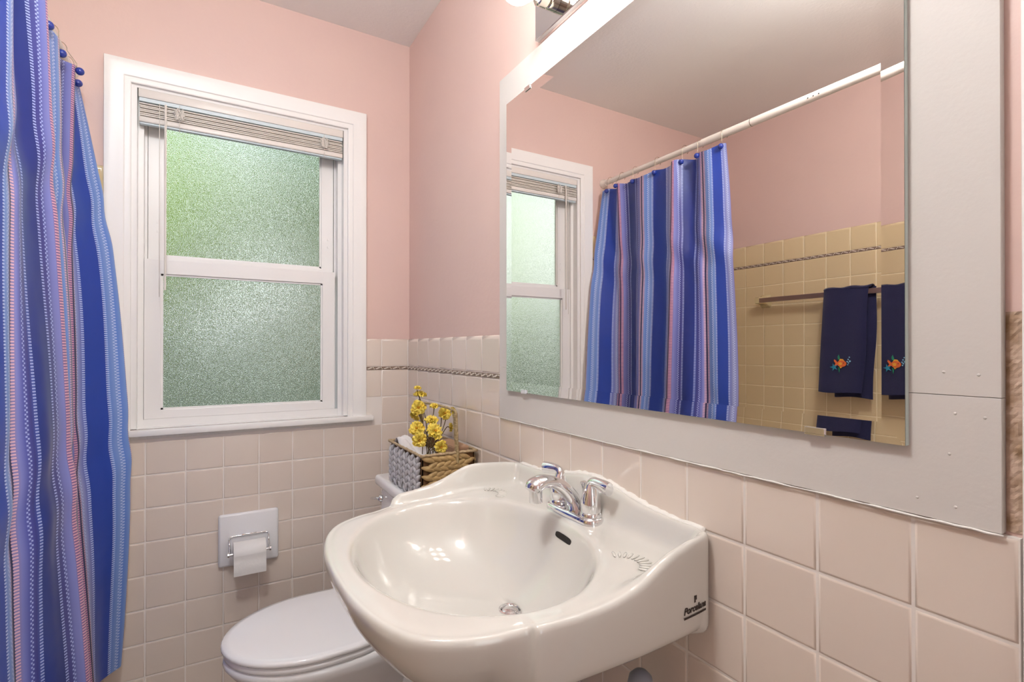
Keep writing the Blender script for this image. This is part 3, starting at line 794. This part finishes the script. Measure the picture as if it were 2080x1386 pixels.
FL = [((-.148, -.50, 1.066), .012, (0, -.2, 1), 'topmost small yellow bud above the basket'),
      ((-.140, -.50, 1.043), .022, (.1, .1, 1), 'yellow blossom just below the topmost bud'),
      ((-.160, -.54, 1.011), .023, (-.35, -1, .1), 'yellow blossom facing forward left of the basket handle top'),
      ((-.166, -.53, .985), .017, (-.6, -.1, -.5), 'small yellow blossom drooping at the far left of the spray'),
      ((-.101, -.52, 1.008), .0145, (-.1, -.3, 1), 'yellow half-open bud on a long thin stem in the middle'),
      ((-.058, -.50, .981), .023, (.1, -1, .4), 'yellow blossom partly behind the wrapped handle'),
      ((-.030, -.50, .985), .018, (1, -.4, .2), 'yellow blossom peeking out right of the handle'),
      ((-.120, -.545, .968), .021, (0, -.5, .9), 'yellow blossom in the centre of the spray'),
      ((-.172, -.56, .950), .024, (-.5, -.8, .4), 'large yellow blossom low at the left over the rim'),
      ((-.128, -.59, .941), .026, (.1, -.9, .6), 'largest pale yellow ruffled blossom at the centre front'),
      ((-.179, -.60, .922), .022, (-.3, -1, 0), 'yellow blossom with brown core low at the left rim'),
      ((-.121, -.62, .899), .021, (0, -1, .1), 'lowest yellow blossom hanging over the near basket rim'),
      ((-.038, -.50, .935), .015, (1, -.6, 0), 'small yellow blossom low behind the handle leg')]
for c, r, d, lb in FL:
    c = Vector(c); dv = Vector(d).normalized()
    t = thing('yellow_flower', tuple(c), lb, 'flower', 'yellow artificial flowers in the basket')
    obj('petals', blossom_bm(c, r, d), M['yellow'], t, True)
    b = NB(); ball(b, c+dv*r*.34, r*.15, 10, 6); obj('flower_centre', b, M['ycore'], t, True)
    b = NB(); m1 = (c-dv*r*1.2); m2 = base.lerp(m1, .55)+Vector((random.uniform(-.012, .012), random.uniform(-.012, .012), 0))
    tube(b, bez([c-dv*r*.05, m1*.6+c*.4, m2, base+Vector((random.uniform(-.02, .02), random.uniform(-.03, .03), 0))], 6), .0014, 6); obj('stem', b, M['stem'], t, True)

# ------------------------------------------------------------------ plunger behind the sink
t = thing('plunger', (-.075, -1.39, 0), 'plunger with grey rounded handle end under the sink by the wall', 'plunger')
b = NB(); lathe(b, [(.062, .0), (.065, .01), (.060, .05), (.040, .085), (.018, .10), (.016, .125)], (-.075, -1.39, 0)); obj('rubber_cup', b, M['rubber'], t, True)
b = NB(); lathe(b, [(.011, .12), (.011, .56), (.0145, .575), (.021, .600), (.0225, .615), (.019, .630), (.011, .638), (.002, .641)], (-.075, -1.39, 0)); obj('handle', b, M['grey'], t, True)

# ------------------------------------------------------------------ tub
t = thing('bathtub', (-1.5, -.78, 0), 'cream enamel bathtub behind the striped shower curtain', 'bathtub')
b = NB(); box(b, XL+.012, -1.10, -1.53, -.012, 0, .385, bev=.02, seg=3)
obj('tub_body', b, M['tub'], t, True, angle=50)
b = NB(); 
def rr(x0, x1, y0, y1, r, z, n=8):
    o_ = []
    for cx, cy, a0 in ((x1-r, y1-r, 0), (x0+r, y1-r, PI/2), (x0+r, y0+r, PI), (x1-r, y0+r, 1.5*PI)):
        for k in range(n+1):
            a = a0+PI/2*k/n; o_.append((cx+r*math.cos(a), cy+r*math.sin(a), z))
    return o_
loft(b, [rr(XL+.06, -1.15, -1.47, -.08, .12, .386), rr(XL+.07, -1.16, -1.46, -.09, .12, .3875), rr(XL+.10, -1.19, -1.42, -.13, .12, .3865)], False, True)
obj('basin_rim', b, M['tub'], t, True, angle=50)

# ------------------------------------------------------------------ shower rod
RX, RZ = -1.078, 2.040
t = thing('shower_rod', (RX, -.76, RZ), 'white tension shower curtain rod above the tub', 'rod')
b = NB(); lathe(b, [(.0125, -.010), (.0125, -.62)], (RX, 0, RZ), 'Y', 24); obj('inner_tube', b, M['rod'], t, True, angle=40)
b = NB(); lathe(b, [(.0148, -.6205), (.0148, -1.54)], (RX, 0, RZ), 'Y', 24); obj('outer_tube', b, M['rod'], t, True, angle=40)
b = NB(); lathe(b, [(.022, -.001), (.022, -.008), (.0155, -.024), (.0155, -.030)], (RX, 0, RZ), 'Y', 24); obj('end_cap', b, M['rod'], t, True, angle=40)
b = NB()
for y in (-1.060, -1.078, -1.096): ball(b, (RX+.0148, y, RZ-.004), .0022, 8, 6, (.4, 1, 1))
obj('adjustment_hole', b, M['black'], t, kind='stuff')
b = NB(); lathe(b, [(.0152, -.842), (.0152, -.844)], (RX, 0, RZ), 'Y', 24); obj('seam', b, M['wire'], t)
b = NB(); box(b, XL, -1.0, -1.66, -1.54, 0, H); obj('wall_tub_end', b, M['pink'], kind='structure')

# ------------------------------------------------------------------ shower curtain
def curtain_mat():
    m = D.materials.new('striped_curtain_fabric'); m.use_nodes = True; n = m.node_tree.nodes; L = m.node_tree.links; p = n['Principled BSDF']
    p.inputs['Roughness'].default_value = 0.38; p.inputs['Sheen Weight'].default_value = .15
    uv = n.new('ShaderNodeUVMap'); uv.uv_map = 'UVMap'; sep = n.new('ShaderNodeSeparateXYZ'); L.new(uv.outputs[0], sep.inputs[0])
    fr = n.new('ShaderNodeMath'); fr.operation = 'FRACT'; L.new(sep.outputs['X'], fr.inputs[0])
    def ramp(stops, it='LINEAR'):
        r = n.new('ShaderNodeValToRGB'); r.color_ramp.interpolation = it; cr = r.color_ramp
        while len(cr.elements) > 1: cr.elements.remove(cr.elements[-1])
        cr.elements[0].position = stops[0][0]; cr.elements[0].color = lin(stops[0][1])
        for q, c in stops[1:]:
            e_ = cr.elements.new(q); e_.color = lin(c)
        L.new(fr.outputs[0], r.inputs[0]); return r
    LB, RB, IN, LA, NV = '7391d2', '1b40a2', '383c88', '949bcb', '152054'
    base = ramp([(0, NV), (.010, NV), (.012, '8a84bc'), (.034, '8a84bc'), (.038, '7f9fdc'), (.08, '5f86d6'), (.105, '7d9ad6'), (.155, '5c83d2'), (.165, RB), (.34, RB), (.35, '4a5cb8'), (.40, LA), (.450, '8c93cc'), (.462, '7a5a90'), (.490, '7a5a90'), (.492, NV),
                 (.508, NV), (.510, '7a5a90'), (.538, '7a5a90'), (.542, '8087c8'), (.58, '6d74bc'), (.62, IN), (.655, IN), (.665, '142a78'), (.83, '163186'), (.845, '3350a8'), (.88, IN), (.93, '555cae'), (.962, '8087c8'), (.966, '8a84bc'), (.988, '8a84bc'), (.991, NV)])  # second royal stripe darker: shade of the fold trough put into its colour
    # dash masks: white = where short dashes are
    lad = ramp([(0, '000000'), (.008, 'ffffff'), (.034, '000000'), (.142, 'ffffff'), (.168, '000000'), (.336, 'ffffff'), (.362, '000000'), (.462, 'ffffff'), (.492, '000000'), (.508, 'ffffff'), (.538, '000000'), (.645, 'ffffff'), (.670, '000000'), (.832, 'ffffff'), (.858, '000000'), (.966, 'ffffff'), (.992, '000000')], 'CONSTANT')
    dot1 = ramp([(0, '000000'), (.082, 'ffffff'), (.094, '000000'), (.402, 'ffffff'), (.414, '000000'), (.590, 'ffffff'), (.602, '000000'), (.900, 'ffffff'), (.912, '000000')], 'CONSTANT')
    dot2 = ramp([(0, '000000'), (.094, 'ffffff'), (.106, '000000'), (.414, 'ffffff'), (.426, '000000'), (.602, 'ffffff'), (.614, '000000'), (.912, 'ffffff'), (.924, '000000')], 'CONSTANT')
    dcol = ramp([(0, 'e6bcc8'), (.06, 'bccbf0'), (.44, 'e0a9ba'), (.56, 'a9b6e4'), (.94, 'e6bcc8')], 'CONSTANT')
    def square(per, ph, duty):
        a = n.new('ShaderNodeMath'); a.operation = 'MULTIPLY_ADD'; L.new(sep.outputs['Y'], a.inputs[0]); a.inputs[1].default_value = 1/per; a.inputs[2].default_value = ph
        f = n.new('ShaderNodeMath'); f.operation = 'FRACT'; L.new(a.outputs[0], f.inputs[0])
        g = n.new('ShaderNodeMath'); g.operation = 'LESS_THAN'; L.new(f.outputs[0], g.inputs[0]); g.inputs[1].default_value = duty; return g
    def mul(a, c):
        q = n.new('ShaderNodeMath'); q.operation = 'MULTIPLY'; L.new(a, q.inputs[0]); L.new(c, q.inputs[1]); return q.outputs[0]
    def add(a, c):
        q = n.new('ShaderNodeMath'); q.operation = 'ADD'; q.use_clamp = True; L.new(a, q.inputs[0]); L.new(c, q.inputs[1]); return q.outputs[0]
    m1 = mul(lad.outputs[0], square(.0064, 0, .5).outputs[0]); m2 = mul(dot1.outputs[0], square(.0090, 0, .4).outputs[0]); m3 = mul(dot2.outputs[0], square(.0090, .5, .4).outputs[0])
    mk = add(m1, add(m2, m3))
    mx = n.new('ShaderNodeMix'); mx.data_type = 'RGBA'; L.new(mk, mx.inputs['Factor']); L.new(base.outputs[0], mx.inputs['A']); L.new(dcol.outputs[0], mx.inputs['B'])
    L.new(mx.outputs['Result'], p.inputs['Base Color'])
    t_ = n.new('ShaderNodeTexCoord'); nz = n.new('ShaderNodeTexNoise'); nz.inputs['Scale'].default_value = 9; nz.inputs['Detail'].default_value = 2
    bp = n.new('ShaderNodeBump'); bp.inputs['Strength'].default_value = .35; bp.inputs['Distance'].default_value = .012
    L.new(t_.outputs['Object'], nz.inputs['Vector']); L.new(nz.outputs['Fac'], bp.inputs['Height']); L.new(bp.outputs[0], p.inputs['Normal'])
    return m
M['curtain'] = curtain_mat()
# stripe coordinate (one unit = two pink bands), then (Y, X) of the cloth at the rod, at half height and at the hem
CP = [(-.02, -.014, -1.062, -.030, -.948, -.030, -.955), (.04, -.030, -1.052, -.045, -.940, -.050, -.945), (.14, -.060, -1.060, -.075, -.972, -.080, -.965), (.26, -.100, -1.075, -.105, -1.002, -.115, -.985),
      (.40, -.130, -1.062, -.148, -1.036, -.160, -.990), (.50, -.150, -1.040, -.180, -1.035, -.190, -.985), (.62, -.185, -1.062, -.215, -1.060, -.220, -1.010), (.80, -.237, -1.064, -.260, -1.055, -.265, -1.020),
      (.92, -.275, -1.055, -.300, -1.025, -.300, -.990), (1.02, -.315, -1.045, -.340, -1.018, -.340, -.975), (1.20, -.377, -1.062, -.385, -1.045, -.385, -.995), (1.32, -.430, -1.062, -.430, -1.060, -.430, -1.010),
      (1.41, -.470, -1.055, -.470, -1.035, -.470, -.985), (1.50, -.500, -1.030, -.512, -.992, -.520, -.932), (1.57, -.518, -1.036, -.545, -1.003, -.550, -.945), (1.67, -.532, -1.062, -.575, -1.012, -.580, -.970),
      (1.76, -.560, -1.092, -.600, -1.018, -.610, -.990), (1.86, -.585, -1.088, -.625, -1.028, -.635, -1.005), (1.94, -.612, -1.062, -.645, -1.037, -.650, -1.015), (2.00, -.640, -1.050, -.662, -1.050, -.670, -1.030),
      (2.10, -.672, -1.045, -.700, -1.042, -.710, -1.022), (2.26, -.705, -1.055, -.735, -1.050, -.745, -1.030), (2.38, -.727, -1.062, -.765, -1.060, -.775, -1.035), (2.46, -.742, -1.066, -.790, -1.066, -.800, -1.040)]
topc = bez([(c[1], c[2]-(RX+.016), c[0]) for c in CP], 10); midc = bez([(c[3], c[4], c[0]) for c in CP], 10); botc = bez([(c[5], c[6], c[0]) for c in CP], 10)
hooks = [-.060, -.146, -.237, -.377, -.532, -.612, -.727]
ZTOP, ZBOT = 1.998, .206
b = NB(); uvl = b.loops.layers.uv.new('UVMap'); NVV = 90; grid = []
for i in range(len(topc)):
    row = []
    a, m_, l = topc[i], midc[i], botc[i]
    for j in range(NVV+1):
        v = j/NVV; z0 = ZTOP-.010*min(1, min(abs(a.x-h) for h in hooks)/.05)
        z = z0+(ZBOT-z0)*v
        k0 = (v-.45)*(v-1)/.45; k1 = v*(v-1)/(.45*(-.55)); k2 = v*(v-.45)/.55
        y = a.x*k0+m_.x*k1+l.x*k2
        cr = .003*math.sin(z*9+i*.07)*math.sin(i*.05)+.005*math.sin(z*26+i*.11)*math.exp(-((v-.22)/.05)**2)+.004*math.sin(z*31+i*.09)*math.exp(-((v-.62)/.06)**2)
        x = (RX+.016+a.y)*k0+m_.y*k1+l.y*k2+cr*min(1, v*6)
        y += .004*math.sin(z*5+i*.03)*v
        row.append(b.verts.new((x, min(y, -.014), z)))
    grid.append(row)
for i in range(len(grid)-1):
    for j in range(NVV):
        f = b.faces.new((grid[i][j], grid[i][j+1], grid[i+1][j+1], grid[i+1][j])); f.smooth = True
        for lp, (ii, jj) in zip(f.loops, ((i, j), (i, j+1), (i+1, j+1), (i+1, j))):
            lp[uvl].uv = (topc[ii].z/1.0+.0, 2.0-grid[ii][jj].co.z)
bmesh.ops.recalc_face_normals(b, faces=b.faces[:])
cur = obj('shower_curtain', b, M['curtain'], None, loc=(RX, -.4, RZ-.04)); tag(cur, 'blue striped shower curtain gathered on the white rod', 'curtain')
for p_ in cur.data.polygons: p_.use_smooth = True
ordn = ['first', 'second', 'third', 'fourth', 'fifth', 'sixth', 'seventh']
for i, y in enumerate(hooks):
    a = min(topc, key=lambda q: abs(q.x-y))
    xx = RX+.016+a.y
    t = thing('curtain_hook', (RX, y, RZ), ordn[i]+' blue ball curtain hook on the rod counted from the window wall', 'hook', 'blue ball hooks along the curtain rod')
    b = NB(); P_ = [(RX+.0185*math.sin(q), y, RZ+.0185*math.cos(q)) for q in [math.radians(d) for d in range(-140, 110, 12)]]
    P_ += [(xx+.004, y, RZ-.035), (xx+.003, y, RZ-.052)]
    tube(b, P_, .0011, 6); obj('wire_loop', b, M['wire'], t, True)
    b = NB(); ball(b, (xx+.011, y-.001, RZ-.056), .0108, 16, 12); obj('ball', b, M['ball'], t, True)

# ------------------------------------------------------------------ towel bar and towel on the left wall
LX = XL+.008; TX = -1.852; TZ = 1.447
t = thing('towel_bar', (TX, -.85, TZ), 'square steel towel bar on the yellow tiles over the tub', 'towel bar')
b = NB(); box(b, TX-.011, TX+.011, -1.36, -.352, TZ-.0115, TZ+.0115, bev=.0015); obj('bar', b, M['bar'], t)
for y in (-.352, -1.36):
    b = NB()
    L_ = []
    for x, k in ((LX+.001, .030), (LX+.006, .029), (LX+.016, .019), (LX+.050, .015), (LX+.075, .0145), (LX+.083, .012)):
        L_.append([(x, y+k*c1, TZ+k*c2*1.15) for c1, c2 in ((1, .8), (.8, 1), (-.8, 1), (-1, .8), (-1, -.8), (-.8, -1), (.8, -1), (1, -.8))])
    loft(b, L_); obj('bracket', b, M['bracket'], t, True, angle=40)
t = thing('hand_towel', (TX, -.80, .98), 'navy hand towel with embroidered orange fish hanging on towel bar', 'towel')
def towel_layer(y0t, y1t, y0b, y1b, zt, zb, x_top, x_bot, th, wav, wob):
    b = NB(); NY, NZ = 20, 30; fr_, bk = [], []
    for j in range(NZ+1):
        v = j/NZ; z = zt+(zb-zt)*v; rf, rb = [], []
        for i in range(NY+1):
            u = i/NY; y = (y0t*(1-v)+y0b*v)*(1-u)+(y1t*(1-v)+y1b*v)*u + .004*math.sin(v*7+wob)*(1 if u > .5 else .4)*u
            edge = math.sqrt(max(0, 1-(2*u-1)**6)); x = x_top+(x_bot-x_top)*v+wav*math.sin(u*6+v*3+wob)
            zz = z - .004*math.sin(u*5+wob)*v + (.004*math.sin(u*7) if v < .05 else 0)
            rf.append(b.verts.new((x+th/2*edge, y, zz))); rb.append(b.verts.new((x-th/2*edge-.0005, y, zz)))
        fr_.append(rf); bk.append(rb)
    for g in (fr_, bk):
        for j in range(NZ):
            for i in range(NY): b.faces.new((g[j][i], g[j][i+1], g[j+1][i+1], g[j+1][i]))
    for i in range(NY):
        b.faces.new((fr_[0][i], fr_[0][i+1], bk[0][i+1], bk[0][i])); b.faces.new((fr_[-1][i], fr_[-1][i+1], bk[-1][i+1], bk[-1][i]))
    for j in range(NZ):
        b.faces.new((fr_[j][0], fr_[j+1][0], bk[j+1][0], bk[j][0])); b.faces.new((fr_[j][-1], fr_[j+1][-1], bk[j+1][-1], bk[j][-1]))
    bmesh.ops.recalc_face_normals(b, faces=b.faces[:]); return b
obj('front_layer', towel_layer(-.700, -.893, -.676, -.868, 1.468, .988, TX+.015, TX+.022, .013, .002, .3), M['navy'], t, True, angle=60)
obj('back_layer', towel_layer(-.715, -.912, -.728, -.892, 1.466, .966, TX-.016, TX-.020, .012, .002, 2.0), M['navy'], t, True, angle=60)
b = NB(); P_ = []
for q in range(9):
    a_ = PI*q/8; P_.append((TX+.0155*math.cos(a_), 0, 1.4625+.0125*math.sin(a_)))
R2 = [[b.verts.new((p[0]*1.0+(p[0]-TX)*kx, y, p[2]+dz)) for p in P_] for y, kx, dz in [(-.701-.2*i/12, .4+.08*math.sin(i), .003*math.sin(i*1.1)+.002) for i in range(13)]]
for A_, B_ in zip(R2, R2[1:]):
    for j in range(8): b.faces.new((A_[j], A_[j+1], B_[j+1], B_[j]))
bmesh.ops.recalc_face_normals(b, faces=b.faces[:])
o = obj('fold', b, M['navy'], t, True); o.modifiers.new('s', 'SOLIDIFY').thickness = .004
# embroidery: small raised stitched pieces; local (p, q): p to the mirror's right (towards -Y), q up
ex = TX+.0283
def poly(name, pts, m, dx=0, th=.0014):
    b = NB(); f0 = [b.verts.new((ex+dx, -.782-p/1000, 1.122+q/1000)) for p, q in pts]; f1 = [b.verts.new((ex+dx+th, -.782-p/1000*.98, 1.122+q/1000)) for p, q in pts]
    n_ = len(pts); b.faces.new(f1)
    for k in range(n_): b.faces.new((f0[k], f0[(k+1) % n_], f1[(k+1) % n_], f1[k]))
    bmesh.ops.recalc_face_normals(b, faces=b.faces[:]); return obj(name, b, M[m], t)
body = [(20*math.cos(a)*1.0-0, 15*math.sin(a)) for a in [2*PI*k/24 for k in range(24)]]
f_ = poly('fish_body', [(p+3, q) for p, q in body], 'orange')
poly('fish_tail', [(-14, 3), (-22, 14), (-30, 20), (-32, 12), (-26, 4), (-24, -2), (-30, -8), (-24, -12), (-16, -6)], 'orange')
poly('fish_fin', [(-10, 11), (-4, 22), (8, 21), (15, 12), (2, 15)], 'oyel'); poly('fish_fin', [(-8, -11), (-2, -22), (6, -15)], 'oyel')
poly('fish_patch', [(-12, 2), (-4, 7), (5, 4), (4, -6), (-5, -8)], 'oyel', dx=.0012); poly('fish_eye', [(12+2*math.cos(a), 3+2*math.sin(a)) for a in [2*PI*k/8 for k in range(8)]], 'eye', dx=.0012)
poly('weed', [(-8, 16), (-14, 22), (-15, 32), (-10, 42), (-7, 32), (-4, 22)], 'green'); poly('weed', [(-12, -14), (-6, -20), (-5, -28), (-8, -42), (-11, -28)], 'green')
star = []
for k in range(10):
    a = PI/2+2*PI*k/10+.3; r_ = 19 if k % 2 == 0 else 7; star.append((-31+r_*math.cos(a), -17+r_*math.sin(a)))
poly('starfish', star, 'teal', dx=.0006)
for p, q, r_ in ((36, 30, 2.6), (31, 20, 3), (38, 12, 4), (27, 10, 3), (32, 4, 3), (29, -4, 2.6)):
    poly('bubble', [(p+r_*math.cos(a), q+r_*math.sin(a)) for a in [2*PI*k/8 for k in range(8)]], 'bub')

# ------------------------------------------------------------------ outdoors, seen blurred through the frosted panes
b = NB(); box(b, -30, 30, .14, 40, -.62, -.6); obj('ground', b, M['grass'], kind='structure')
def tree(loc, h, r, m, label, sz=1.0, cat='tree'):
    t = thing('tree' if cat == 'tree' else 'bush', loc, label, cat, None)
    random.seed(int(abs(loc[0]*100))+5)
    if cat == 'tree':
        b = NB(); tube(b, bez([loc, (loc[0]+.1, loc[1], loc[2]+h*.3), (loc[0], loc[1]+.1, loc[2]+h*.7)], 4), .12, 10); obj('trunk', b, M['bark'], t, True)
    b = NB()
    for i in range(26):
        a = random.uniform(0, 2*PI); e_ = random.uniform(-.9, 1); q = random.uniform(.4, .75)
        c = Vector(loc)+Vector((r*q*math.cos(a)*math.sqrt(1-e_*e_), r*q*math.sin(a)*math.sqrt(1-e_*e_), h-r*sz+r*sz*q*e_))
        s_ = bmesh.ops.create_icosphere(b, subdivisions=2, radius=r*random.uniform(.32, .5))['verts']
        for v in s_: v.co = v.co*(1+random.uniform(-.14, .14))
        bmesh.ops.translate(b, verts=s_, vec=c)
    obj('foliage', b, M[m], t)
tree((-2.2, 6.8, -.6), 5.6, 2.0, 'leafA', 'sunny light green tree seen through the left of the window')
tree((1.45, 5.5, -.6), 5.6, 1.75, 'leafB', 'dark green tree seen through the right of the window')
tree((-4.3, 5.2, -.6), 2.3, 1.5, 'leafB', 'dark low bush seen only in the mirrored window', .8, 'bush')
tree((.55, 7.6, -.6), 2.7, 1.25, 'leafB', 'dark round bush beyond the fence below the dark tree', .95, 'bush')
tree((-2.0, 8.9, -.6), 2.9, 1.35, 'leafA', 'light green round bush beyond the fence below the sunny tree', .95, 'bush')
t = thing('neighbour_house', (5.2, 10, -.6), 'tan sided neighbour house beyond the dark tree', 'building')
b = NB(); box(b, 1.7, 8, 9, 13, -.6, 2.9); obj('wall', b, M['siding'], t)
b = NB(); loft(b, [[(1.4, 8.7, 2.9), (8.3, 8.7, 2.9), (8.3, 13.3, 2.9), (1.4, 13.3, 2.9)], [(1.4, 11, 4.4), (8.3, 11, 4.4), (8.3, 11.05, 4.4), (1.4, 11.05, 4.4)]]); obj('roof', b, M['fence'], t)
t = thing('board_fence', (-1, 3.6, -.6), 'weathered grey board fence outside the lower window pane', 'fence')
TL = t.location; bm = NB(); box(bm, TL[0], TL[0]+.145, TL[1], TL[1]+.02, TL[2], TL[2]+1.62); f0 = obj('board', bm, M['fence'], t)
for i in range(52):
    o = f0 if i == 0 else f0.copy()
    if i: COL.objects.link(o); o.parent = t
    o.location = (-3+i*.15, 0, random.uniform(-.01, .01))
